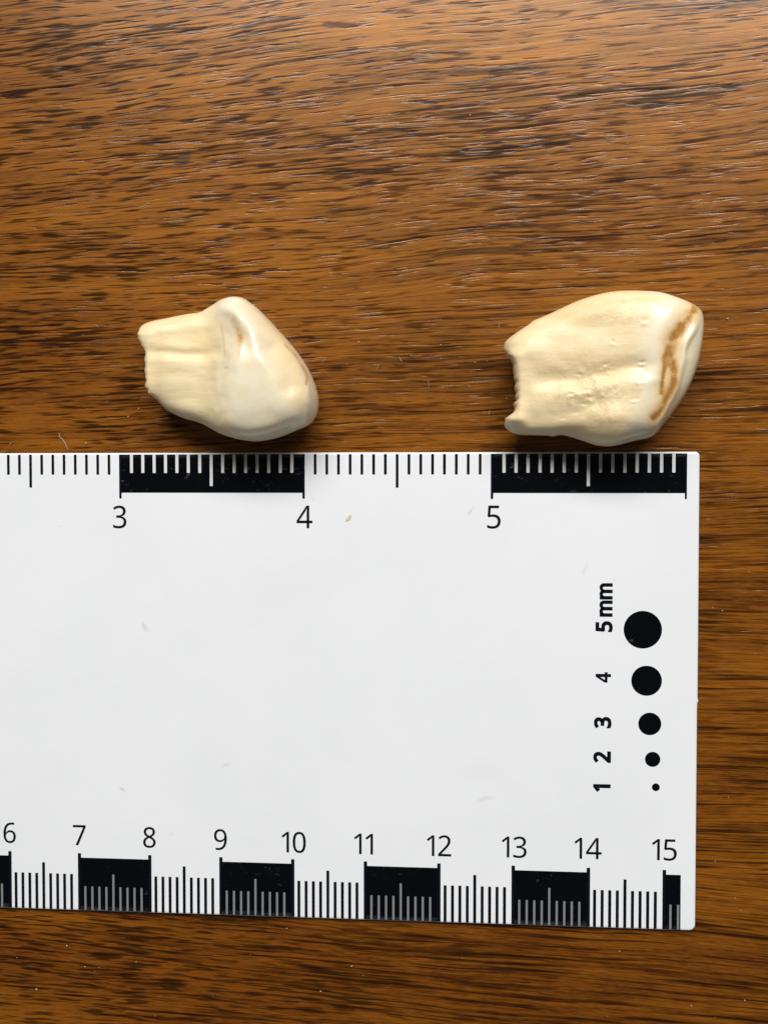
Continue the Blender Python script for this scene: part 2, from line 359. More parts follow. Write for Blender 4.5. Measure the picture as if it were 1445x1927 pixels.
GL = json.loads('''{"G":{"0":[[213,-8,159,1,115,26,81,68,57,125,42,195,37,278,39,335,45,386,55,431,69,470,87,502,111,528,139,547,174,558,213,562,268,554,313,529,347,487,371,431,386,361,391,278,389,221,383,170,373,124,359,85,340,52,317,26,288,7,253,-4,213,51,248,57,276,76,296,107,310,151,318,208,321,278,318,347,310,403,296,447,276,478,248,497,213,503,178,497,151,478,131,447,118,403,110,347,107,278,110,208,118,152,131,108,151,76,178,57],[[42,14,43],[23,35,34],[16,15,41],[29,28,31],[17,41,40],[26,25,33],[19,39,38],[23,22,35],[24,34,33],[27,26,32],[21,20,37],[22,21,36],[19,18,39],[21,37,36],[9,8,46],[48,47,7],[51,3,52],[47,46,8],[11,10,45],[20,19,38],[7,6,48],[18,17,40],[50,49,5],[14,13,43],[31,28,32],[24,23,34],[6,5,49],[25,24,33],[2,1,53],[15,42,41],[30,53,1],[15,14,42],[4,51,50],[0,29,30],[18,40,39],[22,36,35],[1,0,30],[44,43,13],[38,37,20],[9,46,45,10],[5,4,50],[30,29,31],[13,12,44],[12,11,44],[26,33,32],[17,16,41],[3,2,52],[48,6,49],[11,45,44],[4,3,51],[52,2,53],[28,27,32],[8,7,47]]],"1":[[202,0,203,416,205,482,198,474,190,466,183,459,175,452,104,394,67,440,212,553,269,553,269,0],[[5,4,9],[3,2,9],[1,0,11],[10,1,11],[9,8,5],[2,1,10],[10,9,2],[7,6,8],[4,3,9],[6,5,8]]],"2":[[36,0,36,59,194,231,217,257,236,280,252,302,266,323,276,344,284,365,288,387,290,411,287,438,279,461,265,479,247,492,225,500,201,503,179,502,158,497,138,489,119,479,99,466,80,450,43,496,65,513,88,529,112,542,140,553,169,559,202,561,247,557,286,543,317,521,341,492,355,456,360,413,358,385,352,358,343,333,331,308,316,284,298,259,277,234,253,207,121,66,121,63,381,63,381,0],[[43,42,3],[6,39,7],[5,4,41],[27,26,19],[37,9,8],[40,39,6],[10,35,11],[32,13,12],[44,43,2],[29,16,15],[1,45,44],[11,33,12],[23,22,21],[25,24,21],[3,42,4],[33,32,12],[29,17,16],[2,1,44],[26,20,19],[47,46,45],[31,14,13],[41,40,5],[28,27,18],[34,33,11],[42,41,4],[30,29,15],[14,30,15],[29,28,17],[31,30,14],[6,5,40],[18,27,19],[38,37,8],[35,34,11],[36,10,9],[24,23,21],[26,25,20],[39,38,7],[2,43,3],[38,8,7],[1,0,45],[28,18,17],[36,35,10],[32,31,13],[21,20,25],[37,36,9],[0,47,45]]],"3":[[178,-8,150,-7,124,-5,100,-1,76,4,53,12,31,22,31,86,54,76,78,67,102,60,127,55,152,51,176,50,218,54,252,63,278,79,296,101,306,128,310,159,306,190,293,214,272,233,244,247,208,255,166,257,116,257,116,315,166,315,204,318,235,327,260,343,279,365,289,390,293,419,290,443,282,463,267,480,248,493,225,501,198,503,172,502,148,497,127,490,107,481,87,470,68,457,33,505,54,519,77,532,103,544,132,554,164,559,198,561,249,557,290,544,322,522,345,494,359,461,364,424,360,389,349,360,331,335,307,316,278,301,244,291,244,289,286,281,320,267,347,246,366,221,377,191,381,157,375,112,359,72,331,38,292,13,241,-3],[[51,43,42],[66,65,29],[8,7,6],[69,21,20],[69,68,21],[36,56,37],[53,41,40],[14,77,15],[22,67,23],[27,26,25],[65,64,30],[55,54,38],[74,73,18],[77,76,15],[3,11,10],[4,3,10],[55,38,37],[24,66,29],[74,18,17],[53,52,41],[35,57,36],[46,45,48],[71,20,19],[75,74,17],[70,69,20],[72,71,19],[59,58,35],[73,72,18],[16,75,17],[58,57,35],[76,75,16],[5,4,9],[25,24,29],[31,63,32],[63,62,32],[62,61,33],[64,63,31],[3,2,11],[9,8,5],[2,12,11],[6,5,8],[54,53,39],[49,45,44],[54,39,38],[19,18,72],[50,49,44],[56,55,37],[49,48,45],[0,14,13],[0,77,14],[2,1,12],[43,50,44],[52,51,42],[62,33,32],[61,60,33],[57,56,36],[48,47,46],[51,50,43],[68,67,22],[67,66,23],[71,70,20],[52,42,41],[21,68,22],[24,23,66],[39,53,40],[59,35,34],[12,1,13],[30,64,31],[29,65,30],[1,0,13],[16,15,76],[10,9,4],[28,27,25],[60,59,34],[60,34,33],[29,28,25]]],"4":[[264,0,264,124,9,124,9,184,260,557,331,557,331,187,412,187,412,124,331,124,331,0,76,187,264,187,265,382,269,485,266,485,261,472,255,460,250,448,244,437,238,427,232,417],[[5,13,6],[15,4,16],[3,21,16],[15,5,4],[13,12,6],[21,19,18],[14,13,5],[21,17,16],[4,3,16],[11,21,3],[5,15,14],[21,18,17],[8,7,6],[11,2,12],[3,2,11],[8,6,12],[2,8,12],[21,20,19],[1,8,2],[9,8,1],[0,10,9,1]]],"5":[[184,-8,159,-7,134,-4,110,0,88,5,67,13,50,22,50,88,62,80,75,74,90,68,106,63,123,59,140,55,156,53,172,52,186,51,223,54,254,64,279,80,298,103,309,133,313,170,309,203,298,231,280,253,254,269,222,278,183,281,169,281,153,280,137,278,107,273,95,271,61,293,82,553,343,553,343,491,142,491,127,332,136,334,148,336,161,337,175,339,190,339,206,340,239,338,269,331,297,321,321,307,343,289,360,267,373,241,381,211,384,178,378,124,361,78,333,41,293,14,244,-2],[[56,21,20],[44,43,28],[48,26,25],[21,55,22],[57,20,19],[34,33,32],[32,31,39],[56,55,21],[14,1,15],[42,30,29],[26,46,27],[47,46,26],[48,47,26],[45,28,27],[38,37,36],[58,57,19],[54,53,23],[53,52,23],[35,34,38],[40,39,31],[50,25,24],[5,4,10],[38,36,35],[59,58,18],[4,3,11],[43,29,28],[0,16,15],[50,49,25],[16,0,17],[31,30,40],[57,56,20],[46,45,27],[41,40,30],[8,7,6],[17,59,18],[49,48,25],[3,13,12],[1,0,15],[24,23,52],[19,18,58],[10,4,11],[10,9,5],[2,14,13],[43,42,29],[6,5,9],[39,34,32],[9,8,6],[52,51,24],[0,59,17],[51,50,24],[45,44,28],[42,41,30],[3,2,13],[2,1,14],[34,39,38],[54,23,22],[55,54,22],[11,3,12]]],"6":[[223,-8,191,-5,160,4,132,19,106,39,85,66,67,99,53,139,45,184,43,236,43,268,45,300,48,331,53,361,61,391,70,419,81,446,96,470,112,493,132,513,155,529,182,543,212,553,246,559,284,561,295,561,306,561,318,560,330,558,341,557,350,554,350,495,340,498,330,501,320,502,309,504,298,504,287,505,255,503,227,497,203,487,182,474,165,457,151,438,139,417,130,393,123,367,118,340,115,312,113,282,118,282,130,299,144,315,161,328,182,338,206,344,234,347,279,342,317,327,348,303,372,269,387,228,391,178,386,125,371,80,346,42,312,14,271,-2,222,50,251,54,276,64,297,81,312,106,322,138,325,178,322,211,314,239,300,262,281,279,256,289,225,292,203,291,183,286,165,277,149,266,136,254,126,239,118,224,113,208,112,191,113,169,117,147,124,126,134,105,146,87,161,72,179,60,199,53],[[52,51,83],[54,82,81],[19,18,42],[67,66,69],[53,52,82],[87,9,88],[54,53,82],[51,50,84],[29,28,33],[20,19,41],[70,69,65],[18,17,43],[12,11,48],[1,68,97],[45,44,15],[59,58,77],[9,87,49],[64,63,72],[66,65,69],[83,51,84],[1,0,68],[5,94,93],[55,54,81],[63,62,73],[15,14,45],[62,74,73],[71,70,65],[62,75,74],[22,21,39],[11,10,49],[30,29,33],[2,1,97],[56,80,79],[61,76,75],[78,77,58],[37,24,38],[50,49,85],[77,61,60],[19,42,41],[6,5,93],[89,8,90],[79,78,57],[35,26,36],[69,68,0],[81,80,55],[59,77,60],[56,55,80],[95,3,96],[26,25,36],[62,61,75],[9,8,88],[3,2,96],[4,3,95],[10,9,49],[0,67,69],[17,44,43],[27,35,34],[72,63,73],[11,49,48],[33,28,34],[14,13,46],[7,6,91],[6,92,91],[8,7,90],[72,71,65],[42,18,43],[58,57,78],[16,15,44],[84,50,85],[32,31,30],[65,64,72],[25,24,37],[24,23,38],[82,52,83],[47,46,13],[40,20,41],[5,4,94],[27,26,35],[39,38,23],[4,95,94],[25,37,36],[61,77,76],[12,48,47],[23,22,39],[6,93,92],[7,91,90],[17,16,44],[8,89,88],[96,2,97],[28,27,34],[39,21,40],[14,46,45],[21,20,40],[33,32,30],[57,56,79],[86,85,49],[49,87,86],[13,12,47]]],"7":[[106,0,319,491,34,491,34,553,390,553,390,498,180,0],[[1,0,6],[3,2,1],[6,5,1],[5,4,1],[4,3,1]]],"8":[[214,-8,163,-3,120,10,86,32,60,62,45,98,40,141,44,176,54,207,72,233,94,255,119,274,147,290,124,307,103,326,84,347,70,371,61,398,58,429,61,457,68,482,80,503,96,521,115,536,137,547,162,555,187,560,214,562,242,560,268,555,292,547,314,536,333,521,348,503,360,482,367,457,370,429,367,397,357,370,341,347,321,326,297,309,271,293,290,282,309,270,327,257,343,243,358,226,371,209,380,189,386,168,388,144,385,115,378,88,366,64,349,43,329,25,305,11,277,1,247,-6,215,321,238,333,258,347,277,362,291,379,299,401,302,426,300,450,292,470,279,485,261,496,239,502,213,505,188,502,167,496,149,485,136,470,128,450,126,426,128,400,137,379,151,362,169,347,190,334,212,50,245,52,272,61,293,75,308,94,317,117,320,143,317,167,308,189,292,208,270,227,240,245,204,264,175,248,151,230,132,212,119,191,110,167,108,140,111,115,119,93,133,75,153,61,179,52],[[0,59,84],[36,35,66],[5,4,103],[47,46,92],[21,20,76],[30,29,70],[0,84,107],[7,102,101],[19,78,77],[96,83,12],[76,20,77],[44,43,94],[96,10,97],[104,3,105],[46,45,93],[97,10,98],[65,64,38],[12,82,13],[23,22,75],[1,0,107],[41,40,60],[22,21,76],[6,5,103],[66,35,67],[88,53,89],[27,26,72],[29,28,71],[48,47,92],[50,91,90],[72,71,28],[29,71,70],[52,51,90],[9,8,100],[98,10,99],[56,55,84],[3,2,105],[38,37,65],[10,9,99],[94,43,95],[22,76,75],[102,6,103],[15,14,80],[87,86,55],[49,48,91],[54,53,88],[48,92,91],[95,42,96],[31,30,69],[1,107,106],[37,36,66],[46,93,92],[60,40,39,61],[61,39,62],[82,81,13],[32,31,69],[93,44,94],[14,13,81],[34,33,68],[73,25,74],[24,23,75],[72,26,73],[42,41,60],[32,69,68],[4,3,104],[33,32,68],[35,34,67],[2,1,106],[99,9,100],[100,8,101],[55,54,88],[24,75,74],[25,24,74],[12,11,96],[8,7,101],[4,104,103],[7,6,102],[83,82,12],[78,17,79],[17,16,79],[18,17,78],[60,83,96],[59,58,84],[88,87,55],[105,2,106],[16,80,79],[58,57,84],[85,84,55],[37,66,65],[16,15,80],[70,69,30],[57,56,84],[42,60,96],[86,85,55],[11,10,96],[20,19,77],[50,49,91],[39,38,64],[43,42,95],[34,68,67],[45,44,93],[62,39,63],[51,50,90],[19,18,78],[63,39,64],[53,52,89],[26,25,73],[89,52,90],[81,80,14],[28,27,72]]],"9":[[147,-8,137,-8,126,-7,114,-6,102,-4,92,-3,82,-1,82,58,91,55,101,53,112,51,123,50,134,49,145,49,177,51,205,57,229,67,250,80,267,96,281,115,293,137,302,160,309,186,313,213,317,242,319,271,314,271,303,254,288,239,271,226,250,215,226,209,198,207,153,212,115,227,83,251,59,285,45,326,40,375,45,429,60,474,86,512,119,539,160,556,209,561,241,558,272,550,300,535,326,514,347,487,365,454,378,415,386,369,389,317,389,286,387,254,383,223,378,192,371,163,362,134,350,108,336,83,319,61,300,41,276,24,250,10,220,0,186,-6,207,261,229,263,249,268,267,276,282,287,296,300,306,315,314,330,319,346,320,362,319,385,315,407,308,428,298,449,286,466,271,482,253,494,233,501,209,503,181,500,157,489,136,472,120,448,110,415,107,375,110,343,118,315,132,292,152,275,177,265],[[51,79,78],[69,68,31],[72,26,73],[31,30,69],[88,87,43],[1,13,12],[47,46,84],[33,32,97],[2,12,11],[21,20,59],[0,67,14],[21,58,22],[26,25,73],[15,65,16],[70,28,71],[58,57,22],[94,35,95],[86,85,45],[61,60,20],[50,49,81],[55,25,24],[90,89,41],[59,58,21],[49,82,81],[97,96,33],[44,43,87],[66,65,15],[56,55,24],[84,49,48],[3,2,11],[6,5,9],[19,18,62],[79,50,80],[44,87,86],[71,27,72],[92,91,38],[17,16,64],[49,84,83],[65,64,16],[53,52,76],[62,61,19],[6,9,8],[22,57,23],[45,44,86],[64,63,17],[4,3,10],[3,11,10],[90,39,91],[67,66,15],[46,45,85],[94,93,37],[52,78,77],[14,67,15],[85,84,46],[43,42,88],[61,20,19],[63,18,17],[53,76,75],[10,9,4],[13,0,14],[47,84,48],[35,34,95],[2,1,12],[34,96,95],[52,51,78],[1,0,13],[42,41,89],[38,93,92],[55,54,25],[54,53,25],[76,52,77],[57,56,23],[37,36,94],[27,26,72],[24,23,56],[60,59,20],[28,27,71],[49,83,82],[41,40,90],[74,73,25],[34,33,96],[32,31,68],[63,62,18],[38,37,93],[29,28,70],[32,68,97],[53,75,74],[39,38,91],[5,4,9],[51,50,79],[53,74,25],[40,39,90],[36,35,94],[88,42,89],[30,29,70],[80,50,81],[30,70,69],[8,7,6]]]},"B":{"1":[[305,-36,166,-36,166,370,167,393,169,463,165,384,224,449,216,441,207,432,198,425,190,418,182,412,98,343,17,446,200,589,305,589],[[6,5,0],[14,13,4],[6,0,15],[8,7,4],[10,9,4],[4,13,5],[2,1,0],[12,2,3,11],[2,0,5],[11,10,4],[4,15,14],[9,8,4],[15,4,6],[5,12,2],[6,4,7],[13,12,5],[4,3,11]]],"2":[[417,-36,0,-36,0,73,167,255,189,280,208,303,223,322,235,341,243,358,249,375,253,392,254,410,252,430,247,443,240,453,230,460,217,465,200,467,184,466,168,462,153,456,137,448,121,437,74,400,-7,502,43,542,69,560,97,575,129,587,164,595,202,597,255,592,302,576,342,548,372,510,390,464,396,414,394,380,387,349,377,319,363,291,346,264,326,237,304,211,280,183,157,52,157,99,417,99],[[26,25,22],[32,15,14],[45,44,3],[29,19,18],[12,35,13],[44,43,4],[2,1,45],[38,10,9],[33,32,14],[22,21,26],[33,14,13],[39,38,9],[39,9,8],[40,8,7],[30,17,16],[24,23,22],[37,36,11],[11,36,12],[27,26,20],[29,18,17],[47,46,45],[3,2,45],[32,31,15],[1,0,45],[43,42,5],[30,29,17],[38,37,10],[42,41,6],[4,43,5],[35,34,13],[19,29,28],[10,37,11],[25,24,22],[0,47,45],[41,40,7],[7,6,41],[28,27,20],[34,33,13],[28,20,19],[36,35,12],[40,39,8],[20,26,21],[31,16,15],[16,31,30],[4,3,44],[5,42,6]]],"3":[[356,11,308,-20,248,-38,178,-44,148,-43,120,-41,93,-37,66,-30,40,-21,-5,-1,-5,142,68,109,89,101,111,95,133,90,155,87,175,86,212,89,237,97,254,107,264,120,271,137,274,159,271,179,264,192,252,203,232,212,203,219,165,221,80,221,80,351,164,351,197,353,220,360,237,371,248,384,254,399,257,419,255,433,251,444,243,453,232,460,218,465,198,467,176,466,157,462,140,457,124,449,106,439,59,409,-18,513,35,550,61,564,90,578,124,589,160,595,199,597,256,592,306,577,347,549,377,512,394,470,400,424,395,381,381,343,358,310,327,285,291,267,280,264,280,319,297,316,339,298,373,271,398,238,412,200,417,157,410,103,390,53],[[62,61,38],[56,44,43],[71,70,67],[60,59,39],[53,52,47],[20,77,21],[67,23,73],[67,33,32],[45,55,54],[77,76,21],[8,7,12],[2,1,18],[5,15,14],[56,55,44],[58,57,41],[58,41,40],[24,67,25],[30,29,31],[6,14,13],[75,22,21],[3,2,17],[51,50,49],[39,38,60],[69,68,67],[22,74,23],[66,65,35],[75,74,22],[0,77,20],[65,64,36],[5,4,15],[59,40,39],[16,4,3],[59,58,40],[61,60,38],[29,28,31],[9,8,11],[57,56,42],[36,63,37],[6,5,14],[56,43,42],[4,16,15],[23,67,24],[51,49,48],[41,57,42],[48,47,52],[72,71,67],[19,18,1],[25,67,26],[67,66,34],[12,7,13],[66,35,34],[63,62,37],[74,73,23],[11,10,9],[65,36,35],[70,69,67],[73,72,67],[64,63,36],[55,45,44],[54,53,46],[76,75,21],[7,6,13],[17,2,18],[12,11,8],[67,34,33],[38,37,62],[54,46,45],[27,67,32],[28,27,32],[16,3,17],[1,0,19],[26,67,27],[53,47,46],[20,19,0],[52,51,48],[32,31,28]]],"4":[[367,-36,228,-36,228,88,-27,88,-27,196,241,593,367,593,367,223,448,223,448,88,367,88,262,397,144,223,228,223,228,322,229,383,232,464,231,449,290,449,294,458,288,445,282,432,275,420,269,408],[[7,6,15],[18,17,4],[20,19,11],[17,16,4],[4,11,19],[11,23,22],[21,20,11],[19,18,4],[4,12,11],[5,4,16],[22,21,11],[14,7,15],[16,15,6],[12,13,14],[6,5,16]]],"5":[[358,15,310,-18,251,-38,186,-44,157,-43,129,-40,103,-36,77,-29,52,-20,14,1,14,152,79,112,90,107,102,102,116,97,131,94,146,91,160,89,174,88,185,87,216,90,239,97,255,107,267,121,274,141,277,170,274,195,267,212,256,225,240,236,215,243,182,245,171,245,157,244,141,242,113,238,88,233,24,274,49,589,379,589,379,455,175,455,167,377,130,369,143,371,157,373,173,374,189,375,207,376,243,373,279,366,312,354,342,337,369,314,391,287,407,254,417,217,420,177,413,115,393,61],[[55,54,27],[51,50,29],[3,2,20],[14,6,15],[45,33,32],[53,28,27],[8,7,13],[48,47,31],[58,57,25],[51,29,28],[1,0,22],[14,13,7],[49,48,30],[43,37,35],[43,41,38],[43,42,41],[58,25,24],[41,40,39],[41,39,38],[4,3,18],[46,45,32],[6,5,16],[13,12,8],[38,37,43],[44,43,33],[35,34,43],[52,51,28],[12,11,9],[16,15,6],[59,24,23],[57,56,26],[29,49,30],[21,1,22],[46,32,31],[11,10,9],[9,8,12],[5,17,16],[22,0,23],[4,18,17],[56,55,26],[7,6,14],[26,55,27],[54,53,27],[48,31,30],[59,58,24],[53,52,28],[45,44,33],[34,33,43],[31,47,46],[0,59,23],[19,3,20],[20,2,21],[25,57,26],[50,49,29],[3,19,18],[37,36,35],[2,1,21],[5,4,17]]],"m":[[144,-30,23,-30,23,409,142,409,142,265,66,265,86,326,96,347,109,365,125,381,141,393,160,403,179,411,199,415,220,416,252,413,283,401,308,383,328,359,342,331,360,265,271,265,290,324,301,344,314,363,330,379,349,392,369,402,390,410,413,415,437,416,463,414,488,408,511,398,533,384,552,365,567,343,578,317,585,287,587,256,587,-30,466,-30,466,252,464,271,459,282,453,289,444,295,432,299,418,300,407,300,397,297,389,294,382,289,376,283,372,276,368,268,366,258,365,246,365,-30,244,-30,244,258,242,272,239,281,232,289,224,295,213,299,199,300,190,300,181,297,172,294,164,289,158,282,152,274,148,265,145,253,144,237],[[67,10,68],[24,23,52],[22,65,64],[40,39,42],[60,59,57],[23,22,53],[35,34,45],[43,42,38],[27,50,49],[45,44,35],[4,3,6],[37,36,44],[25,24,51],[10,9,68],[52,23,53],[22,60,56],[22,21,20],[50,26,51],[44,43,37],[44,36,35],[22,62,61],[12,11,67],[47,30,48],[12,67,66],[6,73,72],[55,22,56],[26,25,51],[6,5,4],[9,69,68],[60,57,56],[51,24,52],[20,19,22],[6,74,73],[6,72,71],[65,13,66],[59,58,57],[45,33,46],[11,10,67],[31,30,47],[30,29,48],[18,17,22],[17,16,22],[70,69,8],[29,28,48],[28,27,49],[3,2,6],[8,7,70],[33,32,46],[19,18,22],[38,37,43],[45,34,33],[40,42,41],[31,47,46],[27,26,50],[9,8,69],[2,1,6],[46,32,31],[7,6,71],[1,75,6],[16,15,22],[39,38,42],[13,12,66],[28,49,48],[53,22,54],[71,70,7],[15,14,65],[1,0,75],[14,13,65],[22,61,60],[6,75,74],[22,63,62],[22,64,63],[54,22,55],[22,15,65]]]}}''')
GL['B']['4'] = [[205,0, 205,128, 0,128, 0,232, 218,560, 318,560, 318,228, 384,228, 384,128, 318,128, 318,0, 205,228, 205,398, 94,228],
                [[0,1,9,10], [1,2,3,13,11], [1,11,6,9], [9,6,7,8], [3,4,12,13], [4,5,6,12], [12,6,11]]]
def number(text, font, cx, cy, h, name, rot=0.0, squeeze=1.0, gap=0.05):
    """printed number centred on (cx, cy), cap height h"""
    V, F = [], []; x = 0.0
    cap = 553.0 if font == 'G' else 560.0
    for ch in text:
        if ch == ' ': x += 130; continue
        flatv, faces = GL[font][ch]
        xs = flatv[0::2]; ys = flatv[1::2]; k = 1.0
        if ch == 'm': k = 1.08
        mn = min(xs); b = len(V)
        V += [((a - mn) * k + x, q * k) for a, q in zip(xs, ys)]
        F += [[i + b for i in f] for f in faces]
        x += (max(xs) - mn) * k + gap * 1000
    xs = [v[0] for v in V]; ys = [v[1] for v in V]
    mx = (min(xs) + max(xs)) / 2; my = cap / 2; s = h / cap
    ca, sa = math.cos(rot), math.sin(rot)
    P = []
    for a, q in V:
        a = (a - mx) * s * squeeze; q = (q - my) * s
        P.append((cx + a*ca - q*sa, cy + a*sa + q*ca, Z1))
    return mesh_obj(name, P, F, M_LINE, card)
for t, u, v in (('3', 225.9, 972.8), ('4', 573.2, 972.8), ('5', 929, 972.8)):
    p = at(u, v, CARD_Z); number(t, 'G', p.x, p.y, 0.305, 'numeral', 0, 0.98)
number('2', 'G', INCH0 + 5.08, p.y, 0.305, 'numeral')
for t, u, v in (('6', 19, 1567), ('7', 150, 1571.5), ('8', 281.7, 1575.8), ('9', 415.2, 1579.8), ('10', 552.8, 1584.9), ('11', 684, 1588),
                ('12', 825.8, 1591.5), ('13', 967, 1594), ('14', 1105.8, 1596.5), ('15', 1249.3, 1599)):
    p = at(u, v, CARD_Z)
    number(t, 'G', p.x, p.y, 0.284, 'numeral', 0, 1.0, 0.10)
number('5', 'G', 5.0, p.y + 0.01, 0.284, 'numeral')
for t, u, v, h in (('5 mm', 1136, 1143.3, 0.200), ('4', 1134.6, 1274.5, 0.202), ('3', 1133.3, 1359.8, 0.202), ('2', 1132.3, 1424.6, 0.206), ('1', 1131.7, 1483, 0.206)):
    p = at(u, v, CARD_Z); number(t, 'B', p.x, p.y, h, 'size_label', math.pi/2, 1.0, 0.035)
for u, v, d in ((1208.8, 1184.9, 0.5), (1215.9, 1280.9, 0.4), (1221.9, 1362.1, 0.3), (1227.3, 1428.8, 0.2), (1233.3, 1481.3, 0.103)):
    p = at(u, v, CARD_Z); n = 48
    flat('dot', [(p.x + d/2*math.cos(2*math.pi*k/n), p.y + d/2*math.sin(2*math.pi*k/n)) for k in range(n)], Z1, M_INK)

# ------------------------------------------------------------------ teeth
def spline(P, per=14):
    P = np.array(P, float); n = len(P); out = []
    for i in range(n):
        p0, p1, p2, p3 = P[(i-1) % n], P[i], P[(i+1) % n], P[(i+2) % n]
        t = np.linspace(0, 1, per, endpoint=False)[:, None]
        out.append(0.5*((2*p1) + (-p0+p2)*t + (2*p0-5*p1+4*p2-p3)*t*t + (-p0+3*p1-3*p2+p3)*t**3))
    return np.concatenate(out)
def resample(P, n):
    Q = np.vstack([P, P[:1]]); d = np.r_[0, np.cumsum(np.linalg.norm(np.diff(Q, axis=0), axis=1))]
    s = np.linspace(0, d[-1], n, endpoint=False)
    return np.stack([np.interp(s, d, Q[:, 0]), np.interp(s, d, Q[:, 1])], 1)
def pdist(U, V, line):
    best = np.full(U.shape, 1e9)
    for (ax, ay), (bx, by) in zip(line[:-1], line[1:]):
        dx, dy = bx-ax, by-ay
        t = np.clip(((U-ax)*dx + (V-ay)*dy) / (dx*dx + dy*dy), 0, 1)
        best = np.minimum(best, np.hypot(U-ax-t*dx, V-ay-t*dy))
    return best
def ridge(U, V, line, s): return np.exp(-(pdist(U, V, line) / s)**2)
def blob(U, V, x, y, sx, sy=None, rot=0.0):
    sy = sy or sx; c, s = math.cos(rot), math.sin(rot)
    a = (U-x)*c + (V-y)*s; b = -(U-x)*s + (V-y)*c
    return np.exp(-(a/sx)**2 - (b/sy)**2)
def lumps(U, V, seed, cell, n=5):
    """uneven natural relief: a few octaves of smooth value noise"""
    out = np.zeros(np.shape(U)); amp = 1.0
    for k in range(n):
        g = np.random.default_rng(seed + k).normal(0, 1, (64, 64)); x = np.asarray(U)/cell; y = np.asarray(V)/cell
        i = np.floor(x).astype(int); j = np.floor(y).astype(int); a = x-i; b = y-j
        a = a*a*(3-2*a); b = b*b*(3-2*b)
        q = lambda p, r: g[r % 64, p % 64]
        out += amp*((q(i, j)*(1-a)+q(i+1, j)*a)*(1-b) + (q(i, j+1)*(1-a)+q(i+1, j+1)*a)*b); amp *= 0.5; cell *= 0.53
    return out
def sstep(x, a, b):
    t = np.clip((x-a)/(b-a), 0, 1); return t*t*(3-2*t)

def swell(out, U, V, R, cell=5.0, reach=95.0):
    """smooth inflation of an outline: screened Poisson height, zero on the outline, one in the middle"""
    lo = out.min(0) - 3*cell; hi = out.max(0) + 3*cell
    nx, ny = ((hi - lo) / cell).astype(int) + 1
    gx, gy = np.meshgrid(lo[0] + np.arange(nx)*cell, lo[1] + np.arange(ny)*cell)
    ins = np.zeros(gx.shape, bool)
    for (ax, ay), (bx, by) in zip(out, np.roll(out, -1, 0)):
        if ay == by: continue
        c = ((ay > gy) != (by > gy)) & (gx < (bx-ax)*(gy-ay)/(by-ay) + ax)
        ins ^= c
    f = np.zeros(gx.shape); k = (cell/reach)**2
    m = ins[1:-1, 1:-1].astype(float)
    for it in range(900):
        f[1:-1, 1:-1] = m * (f[:-2, 1:-1] + f[2:, 1:-1] + f[1:-1, :-2] + f[1:-1, 2:] + k) / (4 + k)
    f /= f.max()
    def samp(u, v):
        a = np.clip((u-lo[0])/cell, 0, nx-1.001); b = np.clip((v-lo[1])/cell, 0, ny-1.001)
        i = a.astype(int); j = b.astype(int); a -= i; b -= j
        return (f[j, i]*(1-a) + f[j, i+1]*a)*(1-b) + (f[j+1, i]*(1-a) + f[j+1, i+1]*a)*b
    d = samp(U, V)
    n = np.argmax(R[:, 0] > 0.95)                      # straighten the last rings down to the rim
    for q in range(n, len(R)): d[q] = d[n-1] * (1 - R[q]) / (1 - R[n-1])
    return np.sqrt(np.clip(d, 0, 1))

